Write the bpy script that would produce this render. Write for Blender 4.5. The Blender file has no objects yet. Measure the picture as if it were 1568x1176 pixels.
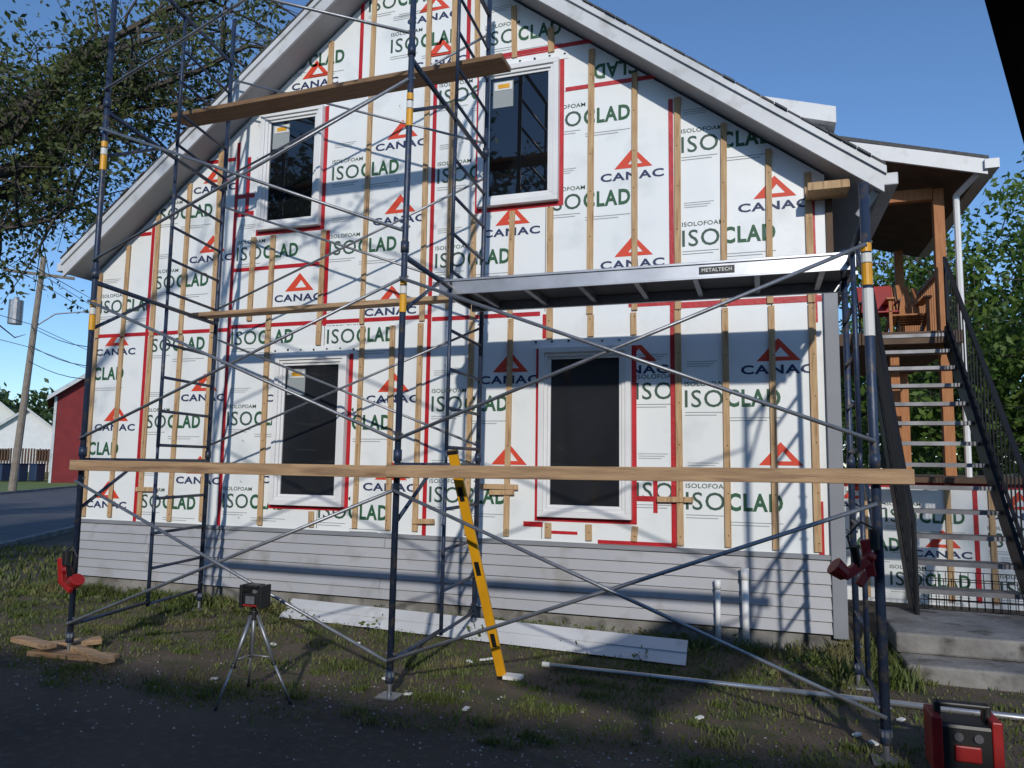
import bpy, bmesh, math, random
import numpy as np
from mathutils import Vector, Matrix
random.seed(7); rng=np.random.default_rng(7)
scene=bpy.context.scene
# ------------------------------------------------------------------ helpers
def new_mat(name,col,rough=.7,metal=0.,var=None,scale=5.,bump=0.,bscale=30.,detail=4.,spec=None,stretch=None,var2=None,scale2=40.,coat=0.,t2=(.55,.7)):
    m=bpy.data.materials.new(name);m.use_nodes=True;nt=m.node_tree;N=nt.nodes;L=nt.links
    p=N["Principled BSDF"];p.inputs["Roughness"].default_value=rough;p.inputs["Metallic"].default_value=metal
    p.inputs["Base Color"].default_value=(*col,1)
    if spec is not None:p.inputs["Specular IOR Level"].default_value=spec
    if coat:p.inputs["Coat Weight"].default_value=coat
    tc=N.new("ShaderNodeTexCoord");mp=N.new("ShaderNodeMapping");L.new(tc.outputs["Object"],mp.inputs[0])
    if stretch:mp.inputs["Scale"].default_value=stretch
    if var is not None:
        n=N.new("ShaderNodeTexNoise");n.inputs["Scale"].default_value=scale;n.inputs["Detail"].default_value=detail
        L.new(mp.outputs[0],n.inputs["Vector"])
        r=N.new("ShaderNodeValToRGB");r.color_ramp.elements[0].position=.32;r.color_ramp.elements[1].position=.68
        r.color_ramp.elements[0].color=(*col,1);r.color_ramp.elements[1].color=(*var,1)
        L.new(n.outputs["Fac"],r.inputs[0]);last=r.outputs[0]
        if var2 is not None:
            n2=N.new("ShaderNodeTexNoise");n2.inputs["Scale"].default_value=scale2;n2.inputs["Detail"].default_value=5
            L.new(mp.outputs[0],n2.inputs["Vector"])
            r2=N.new("ShaderNodeValToRGB");r2.color_ramp.elements[0].position=t2[0];r2.color_ramp.elements[1].position=t2[1]
            L.new(n2.outputs["Fac"],r2.inputs[0])
            mx=N.new("ShaderNodeMix");mx.data_type='RGBA';L.new(r2.outputs[0],mx.inputs[0]);L.new(last,mx.inputs[6]);mx.inputs[7].default_value=(*var2,1);last=mx.outputs[2]
        L.new(last,p.inputs["Base Color"])
    if bump:
        nb=N.new("ShaderNodeTexNoise");nb.inputs["Scale"].default_value=bscale;nb.inputs["Detail"].default_value=5
        L.new(mp.outputs[0],nb.inputs["Vector"]);b=N.new("ShaderNodeBump");b.inputs["Strength"].default_value=bump;b.inputs["Distance"].default_value=.02
        L.new(nb.outputs["Fac"],b.inputs["Height"]);L.new(b.outputs[0],p.inputs["Normal"])
    return m
def leaf_mat(name,a,b,tr=.35,sc_=1.3,c=None):
    m=bpy.data.materials.new(name);m.use_nodes=True;nt=m.node_tree;N=nt.nodes;L=nt.links
    p=N["Principled BSDF"];p.inputs["Roughness"].default_value=.6
    tc=N.new("ShaderNodeTexCoord");n=N.new("ShaderNodeTexNoise");n.inputs["Scale"].default_value=sc_;n.inputs["Detail"].default_value=6
    L.new(tc.outputs["Object"],n.inputs["Vector"]);r=N.new("ShaderNodeValToRGB")
    r.color_ramp.elements[0].position=.35;r.color_ramp.elements[1].position=.65
    r.color_ramp.elements[0].color=(*a,1);r.color_ramp.elements[1].color=(*b,1)
    if c:
        e=r.color_ramp.elements.new(.5);e.color=(*c,1)
    L.new(n.outputs["Fac"],r.inputs[0]);L.new(r.outputs[0],p.inputs["Base Color"])
    t=N.new("ShaderNodeBsdfTranslucent");L.new(r.outputs[0],t.inputs[0]);mx=N.new("ShaderNodeMixShader");mx.inputs[0].default_value=tr
    L.new(p.outputs[0],mx.inputs[1]);L.new(t.outputs[0],mx.inputs[2]);L.new(mx.outputs[0],N["Material Output"].inputs[0]);return m
def empty(name,loc=(0,0,0)):
    o=bpy.data.objects.new(name,None);o.location=loc;scene.collection.objects.link(o);return o
class B:
    def __init__(s):s.v=[];s.f=[]
    def add(s,vs,fs):
        k=len(s.v);s.v+=[tuple(v) for v in vs];s.f+=[tuple(i+k for i in f) for f in fs];return s
    def box(s,x0,x1,y0,y1,z0,z1):
        return s.add([(x0,y0,z0),(x1,y0,z0),(x1,y1,z0),(x0,y1,z0),(x0,y0,z1),(x1,y0,z1),(x1,y1,z1),(x0,y1,z1)],[(0,3,2,1),(4,5,6,7),(0,1,5,4),(1,2,6,5),(2,3,7,6),(3,0,4,7)])
    def beam(s,p,q,w,h,up=(0,0,1)):
        p=Vector(p);q=Vector(q);d=(q-p).normalized();u=Vector(up);r=d.cross(u)
        if r.length<1e-4:r=d.cross(Vector((1,0,0)))
        r.normalize();u=r.cross(d).normalized();vs=[]
        for c in (p,q):
            for a,b in((-1,-1),(1,-1),(1,1),(-1,1)):vs.append(c+r*w/2*a+u*h/2*b)
        return s.add(vs,[(0,1,2,3),(7,6,5,4),(0,4,5,1),(1,5,6,2),(2,6,7,3),(3,7,4,0)])
    def tube(s,p,q,r,n=10,r2=None,cap=True):
        p=Vector(p);q=Vector(q);d=(q-p).normalized();a=d.orthogonal().normalized();b=d.cross(a);r2=r if r2 is None else r2
        vs=[p+(a*math.cos(2*math.pi*i/n)+b*math.sin(2*math.pi*i/n))*r for i in range(n)]+[q+(a*math.cos(2*math.pi*i/n)+b*math.sin(2*math.pi*i/n))*r2 for i in range(n)]
        fs=[(i,(i+1)%n,n+(i+1)%n,n+i) for i in range(n)]
        if cap:fs+=[tuple(range(n))[::-1],tuple(range(n,2*n))]
        return s.add(vs,fs)
    def path(s,pts,r,n=8):
        for a,b in zip(pts[:-1],pts[1:]):s.tube(a,b,r,n)
        return s
    def prism(s,poly,y0,y1):   # polygon in xz extruded along y
        n=len(poly);vs=[(x,y0,z) for x,z in poly]+[(x,y1,z) for x,z in poly]
        return s.add(vs,[tuple(range(n)),tuple(range(n,2*n))[::-1]]+[(i,n+i,n+(i+1)%n,(i+1)%n) for i in range(n)])
    def make(s,name,mat,parent=None,bevel=0.,smooth=False):
        me=bpy.data.meshes.new(name);me.from_pydata(s.v,[],s.f);me.materials.append(mat)
        bm=bmesh.new();bm.from_mesh(me);bmesh.ops.recalc_face_normals(bm,faces=bm.faces);bm.to_mesh(me);bm.free()
        o=bpy.data.objects.new(name,me);scene.collection.objects.link(o)
        if smooth:
            for p in me.polygons:p.use_smooth=len(p.vertices)==4
        if bevel:
            m=o.modifiers.new("b","BEVEL");m.width=bevel;m.segments=2;m.limit_method='ANGLE'
        if parent:
            o.parent=parent;o.matrix_parent_inverse=Matrix.Translation(-Vector(parent.location))
        return o
def np_mesh(name,V,F,mat,parent=None):
    me=bpy.data.meshes.new(name);k=F.shape[1]
    me.vertices.add(len(V));me.vertices.foreach_set("co",V.astype(np.float32).ravel())
    me.loops.add(F.size);me.loops.foreach_set("vertex_index",F.astype(np.int32).ravel())
    me.polygons.add(len(F));me.polygons.foreach_set("loop_start",np.arange(0,F.size,k,dtype=np.int32));me.polygons.foreach_set("loop_total",np.full(len(F),k,dtype=np.int32))
    me.update();me.validate();me.materials.append(mat);o=bpy.data.objects.new(name,me);scene.collection.objects.link(o)
    if parent:o.parent=parent;o.matrix_parent_inverse=Matrix.Translation(-Vector(parent.location))
    return o
# ------------------------------------------------------------------ materials
M_foam=new_mat("foam_board",(.83,.85,.84),.42,0,(.77,.80,.80),1.1,.25,3,spec=.6,var2=(.70,.73,.73),scale2=2.2)
M_green=new_mat("print_green",(.02,.10,.045),.6);M_ltgreen=new_mat("print_dark_green",(.035,.085,.06),.6)
M_navy=new_mat("print_navy",(.015,.03,.10),.6);M_orange=new_mat("print_orange",(.66,.055,.02),.6);M_grey_ink=new_mat("print_grey",(.30,.33,.33),.7)
M_tape=new_mat("red_tape",(.52,.010,.018),.45,0,(.38,.007,.013),6,.2,20)
M_pine=new_mat("pine_wood",(.44,.27,.13),.75,0,(.58,.40,.22),3,.3,20,stretch=(14,14,1.2),var2=(.28,.16,.08),scale2=2.5)
M_pineh=new_mat("pine_wood_weathered",(.30,.185,.10),.75,0,(.50,.33,.18),2,.3,20,stretch=(1.2,14,14),var2=(.17,.10,.06),scale2=1.7,t2=(.5,.72))
M_plank=new_mat("plank_dark",(.17,.095,.045),.8,0,(.25,.15,.08),3,.3,20,stretch=(1.2,14,14))
M_white=new_mat("white_vinyl",(.80,.80,.79),.4,0,(.72,.72,.72),2)
M_fascia=new_mat("white_aluminium",(.64,.65,.66),.45,0,(.52,.53,.54),1.5,var2=(.44,.44,.43),scale2=5)
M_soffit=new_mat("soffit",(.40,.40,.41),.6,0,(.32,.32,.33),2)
M_siding=new_mat("grey_siding",(.40,.405,.43),.5,0,(.35,.355,.38),1.2,.05,60,var2=(.29,.285,.28),scale2=3)
M_trim=new_mat("grey_trim",(.25,.26,.28),.5,0,(.21,.22,.24),2)
M_conc=new_mat("concrete",(.28,.27,.25),.9,0,(.15,.14,.13),3,.6,18,var2=(.07,.065,.055),scale2=5)
M_shingle=new_mat("shingles",(.06,.06,.065),.9,0,(.10,.10,.10),20,.4,40)
M_dark=new_mat("dark_painted_metal",(.008,.008,.008),.9,spec=.1)
M_glass=new_mat("dark_glass",(.006,.007,.008),.02,spec=1.0)
M_glass2=new_mat("painted_interior_haze",(.024,.025,.028),.07,0,(.013,.014,.016),1.5,spec=.6)  # opaque pane, greyish interior haze put into its colour
M_blue=new_mat("scaffold_paint",(.020,.036,.078),.45,.2,(.032,.05,.09),6,.1,40,var2=(.10,.085,.07),scale2=18)
M_galv=new_mat("galvanised",(.36,.37,.39),.45,.75,(.25,.26,.28),9,.1,50)
M_alu=new_mat("aluminium",(.58,.59,.61),.38,.8,(.45,.46,.48),5)
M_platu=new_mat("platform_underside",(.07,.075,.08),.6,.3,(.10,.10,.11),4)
M_yel=new_mat("yellow",(.78,.38,.01),.45,0,(.64,.30,.01),5);M_black=new_mat("black_plastic",(.012,.012,.013),.45)
M_red=new_mat("red_plastic",(.36,.012,.012),.45,0,(.25,.01,.01),9);M_label=new_mat("label_white",(.7,.7,.66),.6)
M_asph=new_mat("driveway_dirt",(.040,.031,.025),.95,0,(.085,.066,.05),.8,.9,70,detail=10,var2=(.10,.085,.07),scale2=14,t2=(.52,.75))
M_road=new_mat("road_asphalt",(.085,.085,.09),.9,0,(.12,.12,.125),1.5,.2,60)
M_ground=new_mat("ground_soil_grass",(.080,.057,.038),.95,0,(.12,.09,.062),1.6,.9,50,detail=8,var2=(.055,.062,.022),scale2=3,t2=(.52,.64))
M_grass=leaf_mat("grass_blades",(.085,.105,.025),(.20,.18,.075),.3,2.2,(.11,.15,.032))
M_lawn=new_mat("lawn",(.12,.18,.035),.95,0,(.17,.22,.06),.6,.3,10)
M_stone=new_mat("pebbles",(.20,.18,.155),.85,0,(.50,.48,.45),14)
M_leafL=leaf_mat("leaves_olive",(.045,.07,.018),(.14,.165,.045),.4)
M_leafR=leaf_mat("leaves_green",(.05,.11,.014),(.14,.22,.035),.4)
M_leafD=leaf_mat("leaves_dark",(.025,.055,.014),(.06,.10,.025),.25)
M_bark=new_mat("bark",(.055,.045,.038),.95,0,(.10,.085,.07),8,.6,25)
M_cedar=new_mat("cedar_wood",(.34,.13,.045),.7,0,(.44,.19,.07),4,.2,20,stretch=(8,8,1))
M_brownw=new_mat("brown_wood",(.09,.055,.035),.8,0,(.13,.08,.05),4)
M_barn=new_mat("red_siding",(.22,.022,.025),.8,0,(.17,.018,.02),2)
M_tread=new_mat("tread_metal",(.14,.14,.14),.6,.2,(.22,.22,.22),7);M_nose=new_mat("tread_edge",(.26,.26,.27),.5,.4,(.13,.13,.14),4)
M_pole=new_mat("weathered_pole",(.20,.16,.13),.9,0,(.27,.23,.19),5)
M_steel=new_mat("dull_black_metal",(.02,.02,.022),.5,.4)
# ------------------------------------------------------------------ house
house=empty("gabled_house")
def zt(x):return min(4.02+.785*(x+8.13),4.15+.755*(1.02-x))
APX=-3.56;APZ=zt(APX)
XL,XR=-7.97,.60
poly=[(XL,.84),(XR,.84),(XR,zt(XR)-.2),(APX,APZ-.2),(XL,zt(XL)-.2)]
B().prism(poly,0,.05).make("foam_board_wall",M_foam,house)
B().prism([(XL,-.1),(XR,-.1),(XR,zt(XR)-.21),(APX,APZ-.21),(XL,zt(XL)-.21)],.052,9).make("walls",M_siding,house)
B().box(XL+.03,XR-.02,.02,.05,-.1,.17).make("foundation",M_conc,house)
b=B();z=.17;n=6;h=(.80-.17)/n
for i in range(n):
    za=z+i*h
    b.add([(XL,-.030,za),(.56,-.030,za),(.56,-.008,za+h),(XL,-.008,za+h),(XL,.02,za),(.56,.02,za)],[(0,1,2,3),(0,4,5,1)])
b.make("lap_siding",M_siding,house)
b=B()
for i in range(n):
    for x in (random.uniform(-7,-5),random.uniform(-4,-1.5)):
        za=z+i*h;b.add([(x,-.0315,za),(x+.012,-.0315,za),(x+.012,-.0098,za+h-.004),(x,-.0098,za+h-.004)],[(0,1,2,3)])
b.make("siding_lap_joints",M_trim,house)
B().box(XL,.56,-.035,.02,.80,.838).make("siding_top_flashing",M_trim,house)
b=B();b.box(.56,.68,-.045,.06,.14,3.25);b.make("corner_post",M_trim,house,.006)
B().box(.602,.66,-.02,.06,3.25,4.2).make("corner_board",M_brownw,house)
B().box(XL-.03,XL+.03,-.03,.05,.14,.84).make("corner_post_b",M_trim,house)
def slab(x0,x1,up,dn,y0,y1):return [(x0,zt(x0)+up),(x1,zt(x1)+up),(x1,zt(x1)-dn),(x0,zt(x0)-dn)]
b=B();b.prism(slab(-8.13,APX,0,.17,0,0),-.33,9.3);b.prism(slab(APX,1.02,0,.17,0,0),-.33,9.3);b.make("roof_deck_and_soffit",M_soffit,house)
b=B();b.prism(slab(-8.15,APX,.02,.20,0,0),-.36,-.331);b.prism(slab(APX,1.04,.02,.20,0,0),-.36,-.331);b.make("rake_fascia",M_fascia,house)
b=B()
for s,(xa,xb) in enumerate(((-8.17,APX),(APX,1.06))):
    b.add([(xa,-.385,zt(xa)+.032),(xb,-.385,zt(xb)+.032),(xb,-.385,zt(xb)-.035),(xa,-.385,zt(xa)-.035),(xa,-.361,zt(xa)+.032),(xb,-.361,zt(xb)+.032),(xb,-.361,zt(xb)-.035),(xa,-.361,zt(xa)-.035)],[(0,1,2,3),(0,4,5,1),(3,2,6,7),(0,3,7,4),(1,5,6,2)])
b.make("rake_drip_trim",M_fascia,house)
b=B();b.prism(slab(-8.17,APX,.05,-.035,0,0),-.37,9.3);b.prism(slab(APX,1.06,.05,-.035,0,0),-.37,9.3);b.make("shingle_roof",M_shingle,house)
b=B()
for xa,xb in((-8.17,APX),(APX,1.06)):
    k=int(abs(xb-xa)/.11)
    for i in range(k):
        x0=xa+(xb-xa)*i/k;x1=xa+(xb-xa)*(i+.93)/k;e=random.uniform(.385,.41)
        lo=min(x0,x1);hi=max(x0,x1);b.add([(lo,-e,zt(lo)+.055),(hi,-e,zt(hi)+.055),(hi,-.3,zt(hi)+.055),(lo,-.3,zt(lo)+.055),(lo,-e,zt(lo)+.036),(hi,-e,zt(hi)+.036),(hi,-.3,zt(hi)+.051),(lo,-.3,zt(lo)+.051)],[(0,1,2,3),(0,4,5,1),(4,7,6,5),(0,3,7,4),(1,5,6,2)])
b.make("rake_shingle_ends",M_shingle,house)
b=B();b.box(1.03,1.15,-.36,9.2,3.99,4.10);b.tube((1.0,-.2,4.0),(.86,-.1,3.82),.035);b.make("eave_gutter",M_fascia,house,.01)
b=B();b.box(-8.26,-8.15,-.36,9.2,3.88,3.99);b.make("eave_gutter_b",M_fascia,house,.01)
B().box(.44,.78,-.30,0,4.03,4.10).make("lookout_lumber",M_pine,house)
WINS=dict(upper_window_a=(-5.56,-4.72,4.26,5.69),upper_window_b=(-2.79,-1.91,4.27,5.80),lower_window_a=(-5.20,-4.28,1.10,2.77),lower_window_b=(-2.09,-1.17,1.08,2.75))
wtape=B()
for nme,(x0,x1,z0,z1) in WINS.items():
    fw=.055
    def ring(b,x0,x1,z0,z1,w,y0,y1):
        b.box(x0,x1,y0,y1,z0,z0+w);b.box(x0,x1,y0,y1,z1-w,z1);b.box(x0,x0+w,y0,y1,z0+w,z1-w);b.box(x1-w,x1,y0,y1,z0+w,z1-w)
    b=B();ring(b,x0,x1,z0,z1,fw,-.075,-.001);ring(b,x0+fw,x1-fw,z0+fw,z1-fw,.035,-.055,-.001);ring(b,x0+fw+.035,x1-fw-.035,z0+fw+.035,z1-fw-.035,.028,-.035,-.001)
    b.make(nme+"_frame",M_white,house,.004)
    i=fw+.06;B().box(x0+i,x1-i,-.02,-.001,z0+i,z1-i).make(nme+"_glass",M_glass if nme[0]=='u' else M_glass2,house)
    t=.045;zz=-.0035
    wtape.box(x0-t,x1+t,zz,0,z0-t,z0);wtape.box(x0-t,x0,zz,0,z0,z1+.03);wtape.box(x1,x1+t,zz,0,z0,z1+.03)
    if nme!="lower_window_b":
        k=B();k.box(x0+i+.03,x0+i+.26,-.024,-.021,z1-i-.33,z1-i-.04);k.make(nme+"_sticker",M_grey_ink,house)
        k=B();k.box(x0+i+.05,x0+i+.25,-.028,-.025,z1-i-.14,z1-i-.05);k.make(nme+"_sticker_logo",M_label,house)
        B().box(x0+i+.09,x0+i+.22,-.031,-.029,z1-i-.12,z1-i-.075).make(nme+"_sticker_yellow",M_yel,house)
    B().box(x0-.09,x1+.09,-.006,-.001,z1+.001,z1+.10).make(nme+"_head_flap",M_foam,house)
    k=B()
    for q in range(7):
        xx=x0-.05+(x1-x0+.1)*q/6;k.tube((xx,-.0065,z1+.06+random.uniform(-.02,.02)),(xx,-.011,z1+.06),.012,8)
    k.make(nme+"_cap_nails",M_black,house)
t=wtape
def tv(x,z0,z1,w=.045):t.box(x-w/2,x+w/2,-.0045,0,z0,z1)
def th(z,x0,x1,w=.045):t.box(x0,x1,-.0038,0,z-w/2,z+w/2)
tv(-7.13,.84,4.50);tv(-5.91,.84,5.4);tv(-3.33,.84,5.95);tv(-.78,.84,5.2);tv(.49,2.9,4.15);tv(.49,.84,1.3)
tv(-4.28,5.9,6.9);tv(-2.95,5.9,6.8);tv(-4.62,3.1,4.2);tv(-2.05,2.8,3.1)
th(3.11,-7.97,-5.93);th(3.14,-5.9,-3.35);th(3.11,-3.3,-2.1);th(3.12,-.75,.55,.06);th(3.15,-1.2,-.8)
th(5.46,-1.85,-.75);th(5.9,-5.7,-2.0);th(3.82,-5.89,-4.65);th(4.38,-7.6,-7.16);th(5.95,-2.7,-1.5)
th(4.5,-5.9,-5.65,.06);tv(-5.75,4.5,5.2,.05);th(4.72,-5.9,-5.65,.05);th(5.2,-6.4,-5.95)
th(1.0,-2.25,-2.05,.05);th(.86,-1.5,-.8,.035);th(.93,-2.0,-1.7,.03);th(1.28,-1.15,-.8,.05);tv(-.95,1.15,1.5,.04)
t.make("red_seam_tape",M_tape,house)
def textmesh(body,off=0.,sp=1.):
    cu=bpy.data.curves.new("tmp","FONT");cu.body=body;cu.size=1;cu.offset=off;cu.resolution_u=3;cu.space_character=sp
    o=bpy.data.objects.new("tmp",cu);scene.collection.objects.link(o);bpy.context.view_layer.update()
    me=o.evaluated_get(bpy.context.evaluated_depsgraph_get()).to_mesh()
    V=np.array([v.co[:2] for v in me.vertices]);F=[tuple(p.vertices) for p in me.polygons]
    bpy.data.objects.remove(o);V=V-V.min(0);V=V/V.max(0);return V,F
T_ISO=textmesh("ISO",.006,1.08);T_CLAD=textmesh("CLAD",.034,1.14);T_CAN=textmesh("CANAC",.03,1.12);T_SM=textmesh("ISOLOFOAM",.01,1.05);T_LOGO=textmesh("METALTECH",.02,1.1)
TRI=(np.array([(0,0),(1,0),(.5,1),(.36,.18),(.74,.18),(.55,.60)]),[(0,1,4,3),(1,2,5,4),(0,3,5,2)])
class Ink:
    def __init__(s):s.bm={}
    def put(s,tm,mat,x0,x1,z0,z1,clip,y=-.0025,flip=False):
        V,F=tm;bm=bmesh.new();vs=[]
        for a,c in V:
            if flip:a,c=1-a,1-c
            vs.append(bm.verts.new((x0+a*(x1-x0),y,z0+c*(z1-z0))))
        for f in F:
            try:bm.faces.new([vs[i] for i in f])
            except ValueError:pass
        xa,xb,za,zb=clip;pl=[((xa,0,0),(-1,0,0)),((xb,0,0),(1,0,0)),((0,0,za),(0,0,-1)),((0,0,zb),(0,0,1))]
        if y<0 and y>-1:
            pl+=[((APX,0,APZ-.2),(-.785,0,1)),((APX,0,APZ-.2),(.755,0,1))]
        for co,no in pl:
            bmesh.ops.bisect_plane(bm,geom=bm.verts[:]+bm.edges[:]+bm.faces[:],plane_co=co,plane_no=no,clear_outer=True)
        b=s.bm.setdefault(mat,B());bm.verts.index_update()
        b.add([v.co for v in bm.verts],[[v.index for v in f.verts] for f in bm.faces]);bm.free()
    def iso(s,x,z,clip,y=-.0025,flip=False,w=.85):
        h=.165
        if flip:
            s.put(T_CLAD,M_green,x,x+w*.55,z,z+h,clip,y,True);s.put(T_ISO,M_ltgreen,x+w*.58,x+w,z,z+h,clip,y,True);return
        s.put(T_ISO,M_ltgreen,x,x+w*.41,z,z+h,clip,y);s.put(T_CLAD,M_green,x+w*.44,x+w,z,z+h,clip,y)
        s.put(T_SM,M_ltgreen,x,x+w*.46,z+h+.035,z+h+.078,clip,y)
        R=(np.array([(0,0),(1,0),(1,1),(0,1)]),[(0,1,2,3)])
        for k,(a,c) in enumerate(((0,.40),(.0,.34),(.46,1.),(.46,.86))):
            zz=z-.05-.026*k;s.put(R,M_grey_ink,x+a*w,x+c*w,zz,zz+.007,clip,y)
        for k in range(3):
            zz=z+.43-.022*k;s.put(R,M_grey_ink,x+.02,x+.3-.03*k,zz,zz+.006,clip,y)
    def can(s,x,z,clip,y=-.0025,w=.63):
        s.put(T_CAN,M_navy,x,x+w,z,z+.085,clip,y);s.put(TRI,M_orange,x+.14,x+.52,z+.12,z+.33,clip,y)
    def make(s,pref,parent):
        for m,b in s.bm.items():
            if b.v:b.make(pref+"_"+m.name,m,parent)
ink=Ink();LO=(.84,3.10);UP=(3.13,7.6)
def col(xa,xb,rng_,isos,cans):
    c=(xa,xb,rng_[0],rng_[1])
    for x,z in isos:ink.iso(x,z,c)
    for x,z in cans:ink.can(x,z,c)
col(-.77,.56,UP,[(-.68,3.69),(-.68,4.63)],[(-.16,3.98)])
col(-.77,.56,LO,[(-.67,1.19),(-.67,2.14)],[(-.16,1.49),(-.16,2.44)])
col(-2.04,-.79,(3.13,5.45),[(-2.03,5.05),(-2.03,4.17)],[(-1.48,4.42),(-1.48,3.52)])
ink.iso(-1.55,5.52,(-2.04,-.79,5.48,7.5),flip=True)
col(-1.2,-.79,LO,[(-1.13,2.22),(-1.13,1.27)],[(-1.45,2.47)])
col(-3.31,-2.1,UP,[(-3.28,3.66),(-3.28,4.60),(-3.28,5.5)],[(-2.74,3.95),(-2.74,4.9)])
col(-3.31,-2.1,LO,[(-3.28,2.12),(-3.28,1.18)],[(-2.74,2.40),(-2.74,1.46)])
col(-4.6,-3.35,UP,[(-4.6,3.9),(-4.6,4.78)],[(-4.05,4.2),(-4.05,5.06)])
col(-4.6,-3.35,LO,[(-4.58,2.89),(-4.6,1.93),(-4.6,.97)],[(-4.06,2.22),(-4.06,1.28)])
col(-4.6,-3.35,(3.16,3.6),[],[(-4.12,3.18)])
col(-5.89,-4.63,UP,[(-5.86,3.93)],[(-5.3,3.40)])
col(-5.89,-4.63,LO,[(-5.87,2.92),(-5.87,1.98),(-5.87,1.04)],[(-5.36,2.25),(-5.36,1.33)])
col(-5.6,-4.3,(5.92,7.5),[(-5.35,6.2)],[(-5.2,5.95)])
col(-4.26,-2.97,(5.93,7.5),[(-4.2,6.75),(-3.9,6.2)],[(-3.6,5.95),(-3.7,6.5)])
col(-2.93,-1.3,(5.98,7.5),[(-2.75,6.08)],[])
col(-7.11,-5.93,UP,[(-7.1,4.52),(-7.1,3.66)],[(-6.55,3.95),(-6.55,4.82)])
col(-7.11,-5.93,LO,[(-7.1,2.88),(-7.1,1.95),(-7.1,1.0)],[(-6.55,2.27),(-6.55,1.3)])
col(-7.95,-7.15,LO,[(-8.3,2.55),(-8.3,1.62)],[(-7.92,2.86),(-7.85,1.92),(-7.9,.98)])
col(-7.95,-7.15,UP,[(-7.9,3.4)],[])
ink.make("board_print",house)
b=B()
for x,z0,z1 in((-2.05,3.13,5.4),(-4.615,.86,3.1),(-2.06,.86,1.0)):b.box(x-.003,x+.003,-.0015,0,z0,z1)
b.make("board_joints",M_steel,house)
STR=[.47,.12,-.29,-.72,-1.14,-1.58,-2.00,-2.42,-2.84,-3.12,-3.42,-3.75,-4.13,-4.67,-5.35,-5.62,-6.14,-6.6,-7.05,-7.5,-7.92]
b=B()
for x in STR:
    w=random.uniform(.055,.066);top=min(zt(x-w/2),zt(x+w/2))-.24;segs=[(.87,top)]
    if x==-3.12:segs=[(3.2,top)]
    if x==-3.75:segs=[(.87,3.06)]
    if x in(-5.62,):segs=[(3.2,top)]
    for (x0,x1,z0,z1) in WINS.values():
        if x+w/2>x0-.03 and x-w/2<x1+.03:
            ns=[]
            for a,c in segs:
                if z1+.10<c and z0-.06>a:ns+=[(a,z0-.06),(z1+.10,c)]
                elif z0-.06>a and z1+.1>=c:ns.append((a,z0-.06))
                else:ns.append((a,c))
            segs=ns
    for a,c in segs:
        parts=[(a,c)]
        if a<3.0<c and c-a>2.5:parts=[(a,3.07),(3.085,c)]
        for p,q in parts:
            if q-p>.03:
                b.beam((x+random.uniform(-.012,.012),-.016,p+random.uniform(-.01,.01)),(x+random.uniform(-.012,.012),-.016,q),w,.02,(0,1,0))
for x0,x1,z in((-2.72,-2.30,1.36),(-2.60,-2.34,1.30),(-.93,-.60,1.28),(-7.1,-6.8,1.22),(-3.45,-3.2,.98)):b.beam((x0,-.038,z),(x1,-.038,z+random.uniform(-.01,.01)),.05,.02,(0,1,0))
b.make("wood_strapping",M_pine,house,.002)
b=B()
for x in STR:
    for k in range(12):
        z=.95+k*.42+random.uniform(-.03,.03)
        if z<zt(x)-.35 and not any(x0-.05<x<x1+.05 and z0-.05<z<z1+.12 for x0,x1,z0,z1 in WINS.values()):b.tube((x,-.0262,z),(x,-.029,z),.006,6)
b.make("screw_heads",M_steel,house)
b=B()
def quadslab(b,p0,p1,dz,y0,y1):
    (x0,z0),(x1,z1)=p0,p1;b.prism([(x0,z0),(x1,z1),(x1,z1-dz),(x0,z0-dz)],y0,y1)
quadslab(b,(-1.6,7.1),(1.02,6.30),.22,3.0,8.5);b.make("dormer_roof",M_fascia,house)
B().prism([(-1.6,5.9),(.9,5.0),(.9,6.12),(-1.6,6.88)],3.15,8.4).make("dormer_wall",M_white,house)
b=B();quadslab(b,(1.0,5.98),(2.78,5.50),.20,3.3,3.34);b.box(2.74,2.9,3.25,7.5,5.36,5.48);quadslab(b,(-.6,6.42),(.999,5.98),.2,3.3,3.34);b.make("porch_fascia",M_fascia,house)
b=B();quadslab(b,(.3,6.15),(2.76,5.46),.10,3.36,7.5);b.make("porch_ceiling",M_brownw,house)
b=B();quadslab(b,(.3,6.24),(2.8,5.54),.05,3.3,7.5);b.make("porch_shingles",M_shingle,house)
b=B();b.box(2.27,2.40,3.85,3.98,1.51,5.36);b.box(1.68,1.79,3.9,4.0,1.51,3.2);b.box(2.27,2.40,6.9,7.02,1.51,5.36);b.box(.7,2.265,3.86,3.97,5.22,5.38) ;b.make("porch_posts",M_cedar,house,.005)
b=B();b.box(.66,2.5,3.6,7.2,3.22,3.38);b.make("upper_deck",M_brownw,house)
b=B();b.box(2.36,2.42,4.0,7.1,4.28,4.34)
for i in range(22):
    y=4.05+i*.14;b.box(2.375,2.405,y,y+.03,3.38,4.28)
b.make("deck_railing",M_cedar,house)
b=B();b.path([(2.70,3.4,5.36),(2.52,3.75,5.2),(2.52,3.8,1.2)],.04);b.make("downspout",M_white,house)
B().box(.66,3.8,3.0,7.5,0,1.43).make("annex_wall",M_foam,house)
B().box(.64,3.85,2.9,7.5,1.435,1.50).make("lower_deck_edge",M_brownw,house)
b=B()
for x in (.75,1.2,1.65,2.1,2.55,3.0,3.45):b.box(x-.03,x+.03,2.975,2.992,.05,1.42)
b.make("annex_strapping",M_pine,house)
b=B();b.box(1.28,1.33,2.994,2.999,.05,1.43);b.box(2.36,2.41,2.994,2.999,.05,1.43);b.box(.7,3.7,2.9955,2.999,1.37,1.43);b.make("annex_tape",M_tape,house)
ik=Ink()
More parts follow.
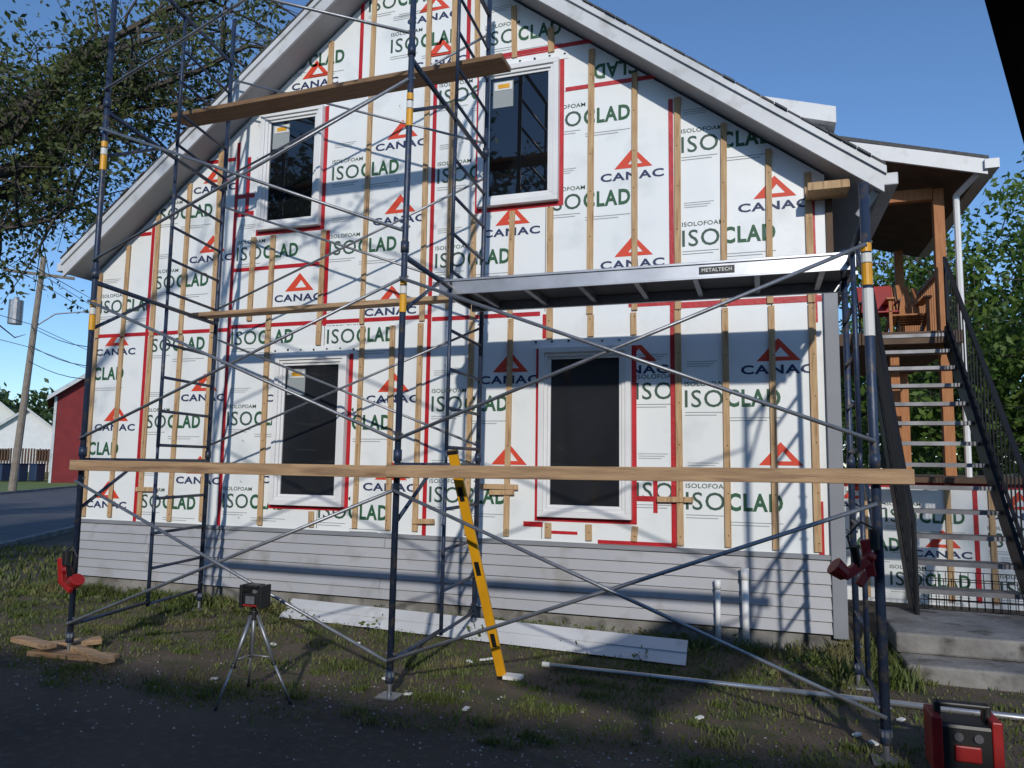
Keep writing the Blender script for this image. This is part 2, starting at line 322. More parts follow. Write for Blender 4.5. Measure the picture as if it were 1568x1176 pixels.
for x,z in ((.72,.6),(1.42,.95),(2.5,.7),(1.45,.2),(2.6,.15)):ik.iso(x,z,(.66,3.7,.05,1.4),y=2.9975)
for x,z in ((1.7,.55),(2.5,1.02),(.8,1.1)):ik.can(x,z,(.66,3.7,.05,1.4),y=2.9975)
ik.make("annex_print",house)
b=B();b.tube((-.39,-.09,-.02),(-.39,-.09,.57),.024);b.tube((-.39,-.09,.50),(-.39,-.09,.585),.029)
b.tube((-.155,-.10,-.02),(-.155,-.10,.66),.031);b.tube((-.155,-.10,.60),(-.155,-.10,.70),.037);b.make("pvc_pipes",M_white,house,smooth=True)
# ------------------------------------------------------------------ stairs
st=empty("exterior_staircase",(1.8,1,0))
n=14;b=B();bn=B()
for i in range(n):
    f=i/(n-1);y=.75+f*2.85;z=.22+f*3.12;b.box(1.36+.08*f,2.28,y,y+.25,z-.035,z);bn.box(1.36+.08*f,2.28,y-.012,y-.002,z-.04,z+.004)
b.make("treads",M_tread,st);bn.make("tread_nosings",M_nose,st)
b=B()
for x0,x1 in((1.32,1.41),(2.31,2.31)):
    b.beam((x0,.62,.08),(x1,3.72,3.36),.04,.24)
for x0,x1 in((1.31,1.41),(2.33,2.33)):
    b.beam((x0,.55,1.08),(x1,3.65,4.32),.045,.045);b.beam((x0,.55,.30),(x1,3.65,3.52),.03,.03)
    for i in range(26):
        f=i/25;x=x0+(x1-x0)*f;y=.55+f*3.1;b.tube((x,y,.2+f*3.2),(x,y,1.08+f*3.24),.008,6)
    b.tube((x0,.55,0),(x0,.55,1.12),.022,8);b.tube((x1,3.65,3.3),(x1,3.65,4.36),.022,8)
b.make("stringers_and_rails",M_steel,st)
cs=empty("concrete_steps",(1.8,-.2,0))
b=B();b.box(1.02,2.9,-.68,.9,-.05,.13);b.make("lower_step",M_conc,cs,.02)
b=B();b.box(1.0,2.9,-.32,.9,.131,.29);b.make("upper_step",M_conc,cs,.02)
wc_=empty("wire_crate",(2.0,1.6,0));b=B()
for y_ in(1.35,1.95):
    for i in range(15):x_=1.55+i*.07;b.tube((x_,y_,.02),(x_,y_,.52),.004,5)
    for i in range(6):b.tube((1.55,y_,.02+i*.1),(2.53,y_,.02+i*.1),.005,5)
for x_ in(1.55,2.53):
    for i in range(6):b.tube((x_,1.35,.02+i*.1),(x_,1.95,.02+i*.1),.005,5)
b.make("wires",M_steel,wc_);B().box(1.54,2.54,1.34,1.96,.0,.02).make("tray",M_black,wc_)
ch=empty("adirondack_chair",(1.95,4.4,3.38))
b=B()
for i in range(5):
    x=1.80+i*.085;b.beam((x,4.5,3.62),(x+(i-2)*.015,4.85,4.28-.03*abs(i-2)),.075,.02,(0,1,0))
    b.box(1.76+i*.0,2.18,4.15+i*.08,4.15+i*.08+.07,3.70-i*.02,3.72-i*.02)
for x in(1.74,2.2):b.box(x-.02,x+.02,4.1,4.14,3.38,3.92);b.beam((x,4.12,3.72),(x,4.9,3.42),.025,.1);b.box(x-.05,x+.05,4.06,4.66,3.92,3.945)
b.make("slats",M_cedar,ch)
rc=empty("red_folding_chair",(1.6,4.3,3.38))
b=B();b.beam((1.6,4.42,3.75),(1.6,4.58,4.22),.46,.03,(0,1,0));b.box(1.38,1.84,4.1,4.45,3.74,3.77);b.make("fabric",M_red,rc,.01)
b=B()
for x in(1.37,1.85):b.tube((x,4.1,3.38),(x,4.6,4.25),.012);b.tube((x,4.5,3.38),(x,4.08,3.9),.012);b.tube((x,4.05,3.9),(x,4.5,3.92),.015)
b.make("frame",M_black,rc)
# ------------------------------------------------------------------ scaffold
sc=empty("scaffolding",(-2.4,-1.5,0))
R=.023
frames=[((-5.36,-2.36),(-5.30,-2.44),(-5.69,-.50),(-5.63,-.54),6.6,4),((-2.43,-2.42),(-2.40,-2.42),(-2.55,-.54),(-2.51,-.54),6.6,4),((.62,-2.46),(.60,-2.44),(.645,-.98),(.63,-1.0),3.28,2)]
leg=B();lab=B();plate=B();scr=B();labw=B()
def lerp(a,b_,t):return a+(b_-a)*t
legs=[]
for fi,(f0,f1,r0,r1,top,lv) in enumerate(frames):
    Lf=lambda z,f0=f0,f1=f1:Vector((lerp(f0[0],f1[0],z/5.5),lerp(f0[1],f1[1],z/5.5),z))
    Lr=lambda z,r0=r0,r1=r1:Vector((lerp(r0[0],r1[0],z/5.5),lerp(r0[1],r1[1],z/5.5),z))
    Li=lambda z,Lf=Lf,Lr=Lr:Lr(z).lerp(Lf(z),.47)
    legs.append((Lf,Lr,Li));RR=R*(1.18 if fi==2 else 1)
    leg.tube(Lf(.12),Lf(top),RR,14);leg.tube(Lr(.12),Lr(top),R,14)
    for P in(Lf,Lr):
        scr.tube(P(.0),P(.16),.016,8);c=P(0);plate.box(c.x-.075,c.x+.075,c.y-.075,c.y+.075,.004,.016);scr.tube(P(.14),P(.17),.034,6)
    for k in range(lv):
        zb=.12+k*1.5;zt_=zb+1.45
        leg.tube(Lf(zt_),Lr(zt_),R*.9,10);leg.tube(Li(zb+.08),Li(zt_),R*.75,8)
        if k:leg.tube(Li(zb-.04),Li(zb+.09),R*.6,8)
        leg.tube(Lf(zb+.12),Li(zb+.12),R*.75,8) if k==0 else None
        for q in(.10,.43,.76,1.09,):
            leg.tube(Li(zb+q),Lr(zb+q),R*.65,8)
        leg.tube(Lf(zb+1.05),Lf(zt_).lerp(Li(zt_),.75),R*.65,8)
        for P in(Lf,Lr):
            leg.tube(P(zb-.02),P(zb+.06),R*1.35,12)
            for q in(.17,1.3):c=P(zb+q);scr.tube(c+Vector((-.035,-.0,0)),c+Vector((.035,0,0)),.008,6)
    for z0 in(2.66,4.05):
        if z0<top:
            lab.tube(Lf(z0),Lf(z0+.13),RR*1.12,12);labw.tube(Lf(z0+.135),Lf(z0+.19),RR*1.12,12)
            if z0+.25<top: lab.tube(Lf(z0+.2),Lf(z0+.25),RR*1.12,12)
labw.tube(legs[2][0](2.36),legs[2][0](2.64),R*1.33,12)
br=B()
def X(a,b_,k,P,o):
    zb=.12+k*1.5;A=legs[a][P];C=legs[b_][P];d=Vector((0,o,0))
    br.tube(A(zb+.13)+d,C(zb+1.28)+d,.0125,8);br.tube(A(zb+1.28)+d*1.5,C(zb+.13)+d*1.5,.0125,8)
for k in range(4):X(0,1,k,0,-.035)
for k in(1,2,3):X(0,1,k,1,.035)
for k in(0,1):X(1,2,k,0,-.035)
leg.make("frames",M_blue,sc,smooth=True);scr.make("screw_jacks",M_galv,sc);plate.make("base_plates",M_galv,sc);lab.make("yellow_labels",M_yel,sc);labw.make("white_labels",M_label,sc);br.make("cross_braces",M_galv,sc,smooth=True)
B().beam((-5.36,-2.47,1.53),(-2.3,-2.475,1.525),.038,.085).beam((-2.45,-2.515,1.53),(.80,-2.52,1.555),.038,.085).make("wood_guard_rail",M_pineh,sc,.004)
B().beam((-5.80,-1.08,5.17),(-2.12,-1.10,5.21),.26,.045).make("upper_plank",M_plank,sc,.004)
B().beam((-5.75,-.78,3.11),(-2.36,-.80,3.13),.15,.045).make("middle_plank",M_pineh,sc,.004)
b=B()
for y in(-1.41,-.66):b.box(-2.58,.66,y-.018,y+.018,3.02,3.135)
b.box(-2.60,-2.582,-1.39,-.68,3.04,3.12);b.box(.662,.68,-1.39,-.68,3.04,3.12)
for x in(-2.6,.67):
    for y in(-1.3,-.76):b.box(x-.09,x+.09,y-.03,y+.03,3.128,3.16)
b.box(-2.58,.66,-1.44,-1.43,3.125,3.145);b.box(-2.58,.66,-1.44,-1.43,3.01,3.025)
b.make("platform_rails",M_alu,sc,.003)
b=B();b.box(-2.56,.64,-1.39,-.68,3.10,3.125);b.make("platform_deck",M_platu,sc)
b=B()
for i in range(7):
    x=-2.3+i*.46;b.box(x-.02,x+.02,-1.39,-.68,3.04,3.099)
b.make("platform_ribs",M_galv,sc)
B().box(-.42,-.16,-1.436,-1.430,3.05,3.105).make("platform_label",M_black,sc)
o=Ink();o.put(T_LOGO,M_label,-.40,-.18,3.063,3.092,(-9,9,0,9),y=-1.4385);o.make("platform_label_text",sc)
# ------------------------------------------------------------------ small objects
sl=empty("spirit_level",(-1.9,-2,0))
p=Vector((-1.85,-1.74,.01));q=Vector((-2.04,-2.34,1.68))
B().beam(p,q,.07,.028,(0,1,0)).make("body",M_yel,sl,.004)
b=B()
for f in(.0,.985):b.beam(p.lerp(q,f),p.lerp(q,f+.015),.074,.032,(0,1,0))
for f in(.18,.5,.82):b.beam(p.lerp(q,f-.03),p.lerp(q,f+.03),.035,.034,(0,1,0))
b.make("vials_and_caps",M_black,sl)
tr=empty("laser_level_tripod",(-3.25,-2.76,0))
C=Vector((-3.25,-2.82,0));top=C+Vector((0,0,.56));b=B();b2=B()
for fx,fy in((-3.33,-3.06),(-2.96,-2.78),(-3.47,-2.55)):
    F=Vector((fx,fy,0.004));b.tube(F.lerp(top,.45),top+(F-C)*.08,.013,8);b.tube(F,F.lerp(top,.5),.009,8);b2.tube(F,F.lerp(top,.04),.013,8);b2.tube(F.lerp(top,.43),F.lerp(top,.48),.017,8)
    m_=F.lerp(top,.52);b.beam(m_,C+Vector((0,0,.30)),.014,.007)
b.tube(C+Vector((0,0,.28)),top+Vector((0,0,.04)),.011,8);b.make("legs",M_galv,tr,smooth=True)
b2.tube(top-Vector((0,0,.03)),top+Vector((0,0,.03)),.028,12);b2.tube(top+Vector((0,0,.03)),top+Vector((0,0,.06)),.016,10)
c=top+Vector((0,0,.06));b2.box(c.x-.06,c.x+.06,c.y-.05,c.y+.05,c.z,c.z+.085);b2.box(c.x-.045,c.x+.045,c.y-.05,c.y+.05,c.z+.12,c.z+.14)
for s in(-1,1):b2.box(c.x+s*.075-.012,c.x+s*.075+.012,c.y-.055,c.y+.055,c.z-.01,c.z+.14)
b2.make("head",M_black,tr,.006)
b=B();b.box(c.x-.035,c.x+.035,c.y-.054,c.y-.051,c.z+.02,c.z+.07);b.tube((c.x,c.y,c.z+.085),(c.x,c.y,c.z+.12),.02,10);b.make("face",M_galv,tr)
B().box(c.x-.055,c.x+.055,c.y-.053,c.y-.0505,c.z+.004,c.z+.014).make("red_stripe",M_red,tr)
ap=empty("aluminium_pole",(0,-1.4,0))
b=B();b.tube((-1.60,-1.33,.03),(.10,-1.37,.03),.018,10);b.tube((.1,-1.37,.03),(3.2,-1.50,.03),.022,10);b.make("tubes",M_alu,ap,smooth=True);B().tube((-1.66,-1.33,.03),(-1.60,-1.33,.03),.02,10).make("cap",M_label,ap)
sd=empty("loose_siding_panel",(-2.6,-.5,0))
b=B();P0=[(-4.65,-.55),(-.60,-.90)]
for k in range(2):
    a0,a1=k*.5,(k+1)*.5
    def pt(i,a,off):
        x,y=P0[i];return (x,y+.22*a-off,.015+.15*a+off*.4)
    b.add([pt(0,a0,.012),pt(1,a0,.012),pt(1,a1,0),pt(0,a1,0),pt(0,a0,0),pt(1,a0,0)],[(0,1,2,3),(4,5,1,0)])
b.make("panel",M_fascia,sd)
def blocks(name,cx,cy,spec):
    e=empty(name,(cx,cy,0))
    for i,(dx,dy,l,w,h,z,a) in enumerate(spec):
        d=Vector((math.cos(a),math.sin(a),0))*l/2;p=Vector((cx+dx,cy+dy,z+h/2));B().beam(p-d,p+d,w,h).make("board_%d"%i,M_pineh,e,.004)
blocks("wood_cribbing",-5.36,-2.36,[(0.1,-.05,.75,.14,.04,.0,.1),(.35,-.1,.6,.09,.04,.041,-.35),(-.1,.1,.45,.14,.04,.041,.9),(-.25,-.12,.5,.1,.04,.082,-.2)])
def clamp_light(name,x,y,z,s):
    e=empty(name,(x,y,z));b=B()
    b.tube((x-.02,y-.03,z),(x+s*.06,y-.06,z+.02),.03,10);b.beam((x+s*.05,y-.05,z-.01),(x+s*.18,y-.1,z-.10),.045,.05);b.tube((x+s*.17,y-.1,z-.09),(x+s*.23,y-.12,z-.04),.04,12,.055);b.beam((x-.06,y-.03,z+.10),(x-.03,y-.03,z-.1),.045,.05);b.beam((x-.05,y-.03,z-.08),(x+s*.1,y-.06,z-.15),.035,.04)
    b.make("housing",M_red,e,.006);b=B();b.tube((x-.01,y-.03,z+.05),(x-.01,y-.03,z+.16),.03,10);b.beam((x+s*.1,y-.08,z-.04),(x+s*.12,y-.12,z+.07),.03,.03);b.path([(x,y-.04,z+.16),(x+s*.08,y-.06,z+.2),(x+s*.15,y-.07,z+.12),(x+s*.12,y-.07,z-.02)],.006,6);b.make("grip_and_cord",M_black,e)
clamp_light("red_pump_jack_clamp",-5.35,-2.42,.68,1);clamp_light("red_pump_jack_clamp.001",.60,-2.47,1.10,-1)
tb=empty("battery_work_light",(.98,-2.5,0));x,y=.97,-2.55
b=B();b.box(x-.15,x+.15,y-.10,y+.10,.03,.30);b.make("body",M_black,tb,.02)
b=B();b.box(x-.16,x-.11,y-.11,y+.11,.05,.33);b.box(x+.11,x+.16,y-.11,y+.11,.05,.33);b.box(x-.108,x+.108,y-.113,y-.09,.03,.08);b.box(x-.06,x+.06,y-.115,y-.1,.12,.2);b.make("red_bumpers",M_red,tb,.012)
b=B();b.box(x-.12,x+.12,y-.03,y+.03,.36,.385);b.box(x-.13,x-.10,y-.03,y+.03,.30,.385);b.box(x+.10,x+.13,y-.03,y+.03,.30,.385);b.make("handle",M_black,tb,.008)
b=B();b.tube((x-.04,y-.112,.24),(x-.04,y-.10,.24),.022,12);b.tube((x+.05,y-.112,.24),(x+.05,y-.10,.24),.022,12);b.make("dials",M_platu,tb)
# ------------------------------------------------------------------ ground
g=B();g.add([(-400,-300,0),(300,-300,0),(300,500,0),(-400,500,0)],[(0,1,2,3)]);g.make("ground",M_ground)
edge=[];ph=[random.uniform(0,6) for _ in range(4)]
xs=np.linspace(-9.5,6,200)
for x in xs:
    base=-2.78 if x<-2 else -2.78-.55*min(1,(x+2)/2.2)
    edge.append((x,base+.10*math.sin(x*1.7+ph[0])+.07*math.sin(x*4.1+ph[1])+.04*math.sin(x*9+ph[2])+random.uniform(-.03,.03)))
vs=[(x,y,.004) for x,y in edge]+[(x,-12.0,.004) for x,_ in edge];n=len(edge)
B().add(vs,[(i,i+1,n+i+1,n+i) for i in range(n-1)]).make("driveway",M_asph)
d=Vector((-.5,.866,0));nr=Vector((-.866,-.5,0));o0=Vector((-12.5,2.5,.004))
vs=[o0-d*60,o0+d*200,o0+d*200+nr*8.3,o0-d*60+nr*8.3];B().add(vs,[(0,1,2,3)]).make("road",M_road)
b=B();b.beam(o0-d*60+Vector((0,0,.03)),o0+d*200+Vector((0,0,.03)),.15,.12);b.beam(o0-d*60+nr*8.4+Vector((0,0,.03)),o0+d*200+nr*8.4+Vector((0,0,.03)),.15,.12);b.make("road_kerb",M_conc)
o2=o0+nr*8.6;B().add([o2-d*60,o2+d*200,o2+d*200+nr*60,o2-d*60+nr*60],[(0,1,2,3)]).make("lawn",M_lawn)
def blades(n,xf,yf,hmin,hmax,wd=.006):
    x=xf(n);y=yf(n,x);h=rng.uniform(hmin,hmax,n);a=rng.uniform(0,2*np.pi,n);l=rng.uniform(.1,.7,n)*h;la=rng.uniform(0,2*np.pi,n)
    w=wd*rng.uniform(.7,1.6,n);V=np.zeros((n,5,3))
    ca,sa=np.cos(a)*w,np.sin(a)*w;lx,ly=np.cos(la)*l,np.sin(la)*l
    V[:,0]=np.c_[x-ca,y-sa,0*x];V[:,1]=np.c_[x+ca,y+sa,0*x];V[:,2]=np.c_[x+ca*.8+lx*.35,y+sa*.8+ly*.35,h*.6];V[:,3]=np.c_[x-ca*.8+lx*.35,y-sa*.8+ly*.35,h*.6];V[:,4]=np.c_[x+lx,y+ly,h]
    k=(np.arange(n)*5)[:,None];return V.reshape(-1,3),np.concatenate([k+np.array([[0,1,2]]),k+np.array([[0,2,3]]),k+np.array([[3,2,4]])])
Vs=[];Fs=[];off=0
def addbl(V,F):
    global off
    Vs.append(V);Fs.append(F+off);off+=len(V)
def clumpx(n,x0,x1,nc,s):
    c=rng.uniform(x0,x1,nc);return c[rng.integers(0,nc,n)]+rng.normal(0,s,n)
V,F=blades(8000,lambda n:rng.uniform(-9.5,3.0,n),lambda n,x:-.1-2.8*rng.uniform(0,1,n)**1.2,.008,.03,.005);addbl(V,F)
V,F=blades(5500,lambda n:clumpx(n,-8.5,.6,38,.10),lambda n,x:-.12-abs(rng.normal(0,.14,n)),.03,.14,.005);addbl(V,F)
nc=420;cx=rng.uniform(-8.5,2.2,nc);cy=-.25-2.75*rng.uniform(0,1,nc)**1.1;cs_=rng.uniform(.03,.17,nc)
i=rng.integers(0,nc,30000);V,F=blades(30000,lambda n:cx[i]+rng.normal(0,1,n)*cs_[i],lambda n,x:cy[i]+rng.normal(0,1,n)*cs_[i]*.7,.010,.05,.0045);addbl(V,F)
V,F=blades(8000,lambda n:rng.uniform(-15,-8,n),lambda n,x:rng.uniform(-2.6,3,n),.03,.09,.01);addbl(V,F)
V,F=blades(1200,lambda n:rng.uniform(.5,1.1,n),lambda n,x:rng.uniform(-1.0,.3,n),.04,.18,.006);addbl(V,F)
np_mesh("grass",np.concatenate(Vs),np.concatenate(Fs),M_grass)
def leaves(centers,nper,rad,size,flat=.0,squash=.7):
    c=np.asarray(centers,float);n=len(c)*nper;cc=np.repeat(c,nper,0)
    p=cc+rng.normal(0,1,(n,3))*np.array([rad,rad,rad*squash])*.55
    a=rng.normal(0,1,(n,3));a/=np.linalg.norm(a,axis=1)[:,None];b_=rng.normal(0,1,(n,3));b_[:,2]*=1-flat;b_=np.cross(a,b_);b_/=np.linalg.norm(b_,axis=1)[:,None]
    s=(size*rng.uniform(.6,1.3,n))[:,None];V=np.zeros((n,4,3));V[:,0]=p-a*s;V[:,1]=p+b_*s*.5;V[:,2]=p+a*s;V[:,3]=p-b_*s*.5
    F=(np.arange(n)*4)[:,None]+np.array([[0,1,2,3]]);return V.reshape(-1,3),F
wc=np.c_[rng.uniform(-7.5,.6,110),-.12-np.abs(rng.normal(0,.35,110)),rng.uniform(.01,.08,110)]
V,F=leaves(wc,16,.09,.028);np_mesh("weeds",V,F,M_grass)
n=3600;x=rng.uniform(-8,2.5,n);y=-2.8+rng.normal(0,.45,n)-.3*(x>-2);s=.003+.009*rng.uniform(0,1,n)**3
ic=np.array([(1,0,0),(-1,0,0),(0,1,0),(0,-1,0),(0,0,1),(0,0,-1)],float);fc=np.array([(0,2,4),(2,1,4),(1,3,4),(3,0,4)])
V=(np.c_[x,y,s*.4][:,None,:]+ic[None]*(s[:,None,None]*rng.uniform(.5,1.2,(n,6,1))));F=(np.arange(n)*6)[:,None,None]+fc[None];np_mesh("gravel",V.reshape(-1,3),F.reshape(-1,3),M_stone)
b=B()
for i in range(14):
    x_=random.uniform(-4,1);y_=random.uniform(-2.6,-1.2);a=random.uniform(0,3);b.beam((x_,y_,.02),(x_+.05*math.cos(a),y_+.05*math.sin(a),.025),.03,.01)
b.box(-1.83,-1.70,-1.80,-1.70,.02,.045);b.make("foam_scraps",M_label)
# ------------------------------------------------------------------ trees
def tree(name,base,tr_h,r,limbs,lmat,leafsize,nper,rad,twigs=7,sub=4,dens=1.,seed=1,tl=1.4):
    rd=random.Random(seed);e=empty(name,base);b=B();tips=[];base=Vector(base)
    def curve(p,q,r0,r1,sag,seg=6):
        pts=[];
        for i in range(seg+1):
            f=i/seg;c=p.lerp(q,f)+Vector((0,0,sag*math.sin(math.pi*f)))
            if 0<i<seg:c+=Vector([rd.uniform(-1,1)*(q-p).length*.03 for _ in range(3)])
            pts.append(c)
        for i in range(seg):b.tube(pts[i],pts[i+1],lerp(r0,r1,i/seg),6,lerp(r0,r1,(i+1)/seg),False)
        return pts
    topp=base+Vector((0,0,tr_h));curve(base,topp,r*1.25,r*.8,0,5)
    for t_ in limbs:
        t_=Vector(t_);p=base+Vector((0,0,tr_h*rd.uniform(.75,1)));L=(t_-p).length
        pts=curve(p,t_,r*.45,r*.07,L*.10,8)
        for k in range(twigs):
            f=rd.uniform(.35,1);i=min(7,int(f*8));c=pts[i].lerp(pts[i+1],f*8-i)
            dd=(t_-p).normalized()*.6+Vector([rd.gauss(0,.6),rd.gauss(0,.6),rd.gauss(-.05,.5)]);q=c+dd*rd.uniform(.5,1.)*tl*1.4
            tp=curve(c,q,r*.09,r*.03,0,4)
            for m in range(sub):
                g_=rd.uniform(.3,1);j=min(3,int(g_*4));c2=tp[j].lerp(tp[j+1],g_*4-j);q2=c2+Vector([rd.gauss(0,.4),rd.gauss(0,.4),rd.gauss(-.12,.35)])*tl
                b.tube(c2,q2,r*.03,4,r*.012,False)
                if rd.random()<dens:tips.append(q2)
                if rd.random()<dens*.7:tips.append(c2.lerp(q2,.6))
    b.make("trunk_and_limbs",M_bark,e);V,F=leaves(tips,nper,rad,leafsize);np_mesh("foliage",V,F,lmat,e);return e
tree("maple_tree",(-14.5,.5,0),4.5,.32,[(-10.5,2.5,7.2),(-11.2,3.5,8.8),(-9.4,3,9.4),(-12.3,3.2,6.6),(-12.2,4,10),(-9.0,3.6,8.3),(-11.3,2.2,5.7),(-10.3,4.2,10.8),(-13,2.5,8),(-8.0,3.3,10.0),(-7.9,3.8,9.0)],M_leafL,.06,22,.34,11,6,.62,3)
tree("maple_tree.001",(-8.8,-8.8,0),4.5,.25,[(-3.3,-2.6,5.55),(-7,-6,8),(-10,-6,8),(-9,-11,8),(-11,-9,7.5)],M_leafL,.04,16,.22,6,4,.6,5,.8)
for k,(p,h,s) in enumerate((((5.2,13.5,0),5,11),((8.5,15,0),6,12),((7.2,11.0,0),4,13),((3.6,17,0),4,16))):
    rd=random.Random(s);L=[]
    for i in range(16):
        a=rd.uniform(0,6.28);rr=rd.uniform(.8,3.4);L.append((p[0]+rr*math.cos(a),p[1]+rr*math.sin(a),rd.uniform(2.0,h*1.75)))
    tree("leafy_tree" + ("" if k==0 else ".%03d"%k),p,h*.8,.22,L,M_leafR,.10,24,.6,6,3,.9,s)
for k,(p,h,s) in enumerate((((8.3,-14,0),8,21),((-15,-14.5,0),12,22),((-8,-17,0),12,23))):
    rd=random.Random(s);L=[]
    for i in range(9 if k==0 else 18):
        a=rd.uniform(0,6.28);rr=rd.uniform(.8,3.2);L.append((p[0]+rr*math.cos(a),p[1]+rr*math.sin(a),rd.uniform(4.5,h*1.15)))
    tree("street_tree" + ("" if k==0 else ".%03d"%k),p,h*.55,.22,L,M_leafD,.16 if k else .10,12,.5,6,3,.8 if k else .5,s)
V,F=leaves(np.c_[rng.uniform(-260,-90,900),rng.uniform(110,160,900),rng.uniform(0,16,900)],26,2.8,.9);np_mesh("distant_trees",V,F,M_leafD)
V,F=leaves(np.c_[rng.uniform(0,60,400),rng.uniform(40,60,400),rng.uniform(0,9,400)],26,1.6,.5);np_mesh("distant_trees.001",V,F,M_leafD)
# ------------------------------------------------------------------ neighbouring things
def simple_house(name,cx,cy,ang,w,dp,hw,hr,mw,mroof,trim):
    e=empty(name,(cx,cy,0));b=B();b.prism([(-w/2,0),(w/2,0),(w/2,hw),(0,hr),(-w/2,hw)],0,dp);o1=b.make("walls",mw)
    b=B();s=(hr-hw)/(w/2)
    for sg in(-1,1):b.prism([(0,hr+.02),(sg*(w/2+.4),hw-.4*s+.02),(sg*(w/2+.4),hw-.4*s+.22),(0,hr+.22)],-.4,dp+.4)
    o2=b.make("roof",mroof);b=B()
    for sg in(-1,1):b.prism([(0,hr-.05),(sg*(w/2+.4),hw-.4*s-.05),(sg*(w/2+.4),hw-.4*s+.2),(0,hr+.2)],-.45,-.41)
    for x in(-w/4,w/4):b.box(x-.6,x+.6,-.05,0,1.0,2.3)
    b.box(-w/2-.02,-w/2+.12,-.04,0,0,hw-.1);o3=b.make("trim_and_window_frames",trim);b=B()
    for x in(-w/4,w/4):b.box(x-.5,x+.5,-.06,-.051,1.1,2.2)
    o4=b.make("window_glass",M_glass)
    for o in(o1,o2,o3,o4):o.parent=e
    e.rotation_euler=(0,0,ang);return e
simple_house("red_house",-37.0,31.0,math.radians(50),11,12,5.3,9.6,M_barn,M_shingle,M_fascia)
simple_house("white_house",-69.5,48,math.radians(52),6.5,9,3.6,6.2,M_white,M_shingle,M_fascia)
simple_house("white_house.001",-84,54,math.radians(52),7,9,6,9,M_label,M_shingle,M_fascia)
f=empty("wooden_fence",(-50,30,0));b=B()
for i in range(60):
    p=Vector((-53+i*.17*.62,26+i*.17*.78,0));b.box(p.x-.06,p.x+.06,p.y-.03,p.y+.03,0,2.1+random.uniform(-.03,.03))
b.make("pickets",M_brownw,f)
rb=empty("recycling_bins",(-44,27,0));b=B()
for i in range(3):
    x_=-43.0-i*.55;y_=28.0-i*.7;b.box(x_-.3,x_+.3,y_-.3,y_+.3,.05,1.05);b.box(x_-.34,x_+.34,y_-.36,y_+.34,1.051,1.12)
b.make("bins",new_mat("bin_blue",(.02,.04,.09),.5),rb,.03)
up=empty("utility_pole",(-30.4,16.6,0));b=B();bx,by=-30.4,16.6
b.tube((bx,by,0),(bx+.35,by+.3,10.4),.16,10,.11);b.beam((bx-.6,by-.8,9.6),(bx+1.1,by+1.3,9.6),.1,.12);b.make("pole",M_pole,up)
b=B();b.tube((bx-.35,by-.25,7.3),(bx-.35,by-.25,8.35),.28,14);b.tube((bx-.35,by-.25,8.35),(bx-.35,by-.25,8.5),.1,8);b.make("transformer",M_galv,up)
b=B();b.path([(bx+.2,by+.2,7.2),(bx+.7,by+.8,7.9),(bx+1.5,by+1.7,8.15)],.03);b.beam((bx+1.4,by+1.6,8.15),(bx+1.8,by+2.1,8.12),.22,.08);b.make("street_lamp_arm",M_galv,up)
b=B()
def wire(p,q,s):
    p=Vector(p);q=Vector(q);pts=[p.lerp(q,i/10)-Vector((0,0,s*math.sin(math.pi*i/10))) for i in range(11)];b.path(pts,.014,5)
for z,tz in((9.7,10.4),(9.3,9.9),(7.3,8.2),(6.3,7.6)):wire((bx+.3,by,z),(bx-22,by+42,tz),.8);wire((bx+.3,by,z),(bx+20,by-38,tz),.8)
for z,tz in((7.2,3.75),(6.4,3.4),(5.7,3.3)):wire((bx+.3,by,z),(-8.1,3.0,tz),.6)
b.make("wires",M_black,up)
nh=empty("added_shade_bungalow",(0,-14,0))  # unseen house added behind the camera, height set to shade the ground
B().add([(-22,-19,0),(13,-19,0),(13,-12.3,0),(-22,-12.3,0),(-22,-19,4.3),(13,-19,4.3),(13,-12.3,4.3),(-22,-12.3,4.3)],[(0,1,5,4),(1,2,6,5),(2,3,7,6),(3,0,4,7)]).make("walls",M_siding,nh)
B().add([(-22.5,-12,4.4),(13.5,-12,4.4),(13.5,-15.6,5.9),(-22.5,-15.6,5.9),(13.5,-19.3,4.4),(-22.5,-19.3,4.4)],[(0,1,2,3),(3,2,4,5)]).make("roof",M_shingle,nh)
b=B()
for x in(-18,-12,-5.5,0,6):b.box(x-.7,x+.7,-12.29,-12.25,1.2,2.6)
b.make("windows",M_glass,nh)
cn=empty("shed_canopy",(1.5,-6,0))
e0=Vector((.38-.43*1.2,-5.76-1.15*1.2,2.42));e1=Vector((.62+.43*.12,-5.10+1.15*.12,2.42))
rt=Vector((1.15,-.43,0)).normalized()*1.1;b=B()
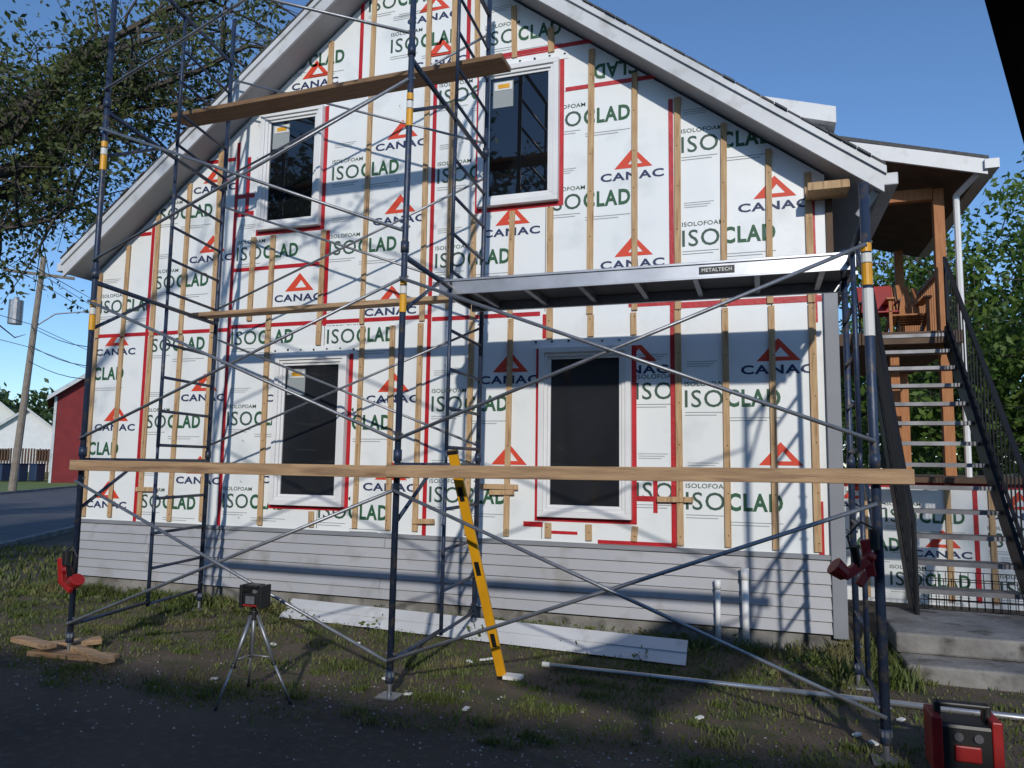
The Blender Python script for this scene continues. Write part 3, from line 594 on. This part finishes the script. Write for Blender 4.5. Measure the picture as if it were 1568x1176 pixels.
b.add([e0,e1,e1+rt,e0+rt]+[p+Vector((0,0,.10)) for p in(e0,e1,e1+rt,e0+rt)],[(0,1,2,3),(4,7,6,5),(0,4,5,1),(1,5,6,2),(2,6,7,3),(3,7,4,0)]);b.make("roof",M_dark,cn)
b=B()
for p in(e0+rt*.95,e1+rt*.95):b.box(p.x-.05,p.x+.05,p.y-.05,p.y+.05,0,2.42)
b.make("posts",M_brownw,cn)
# ------------------------------------------------------------------ light
sd_=Vector((.30,-1,.46)).normalized()
el=math.asin(sd_.z);az=math.atan2(sd_.x,sd_.y)
w=bpy.data.worlds.new("World");scene.world=w;w.use_nodes=True;nt=w.node_tree;bg=nt.nodes["Background"]
sk=nt.nodes.new("ShaderNodeTexSky");sk.sky_type='NISHITA';sk.sun_disc=False;sk.sun_elevation=el;sk.sun_rotation=az;sk.air_density=1.0;sk.dust_density=0.1;sk.ozone_density=6.0
nt.links.new(sk.outputs[0],bg.inputs[0]);bg.inputs[1].default_value=.15
ld=bpy.data.lights.new("sun","SUN");ld.energy=2.7;ld.angle=math.radians(1.2);ld.color=(1,.95,.87);lo=bpy.data.objects.new("sun",ld);scene.collection.objects.link(lo)
lo.rotation_euler=(-sd_).to_track_quat('-Z','Y').to_euler();lo.location=(5,-10,12)
scene.view_settings.view_transform='Standard';scene.view_settings.look='None';scene.view_settings.exposure=0
# ------------------------------------------------------------------ camera
yaw,pitch,roll=map(math.radians,(18.481,6.034,.824))
f0=Vector((-math.sin(yaw),math.cos(yaw),0));r0=Vector((math.cos(yaw),math.sin(yaw),0));u0=Vector((0,0,1))
f=f0*math.cos(pitch)+u0*math.sin(pitch);u=u0*math.cos(pitch)-f0*math.sin(pitch)
r=r0*math.cos(roll)+u*math.sin(roll);up_=u*math.cos(roll)-r0*math.sin(roll)
cd=bpy.data.cameras.new("camera");cam=bpy.data.objects.new("camera",cd);scene.collection.objects.link(cam)
m=Matrix.Identity(4)
for i in range(3):m[i][0]=r[i];m[i][1]=up_[i];m[i][2]=-f[i]
m[0][3],m[1][3],m[2][3]=0,-7.152,1.6
cam.matrix_world=m;cd.sensor_width=36;cd.lens=36*1140.4/1568;cd.clip_end=1500;cd.clip_start=.05
scene.camera=cam
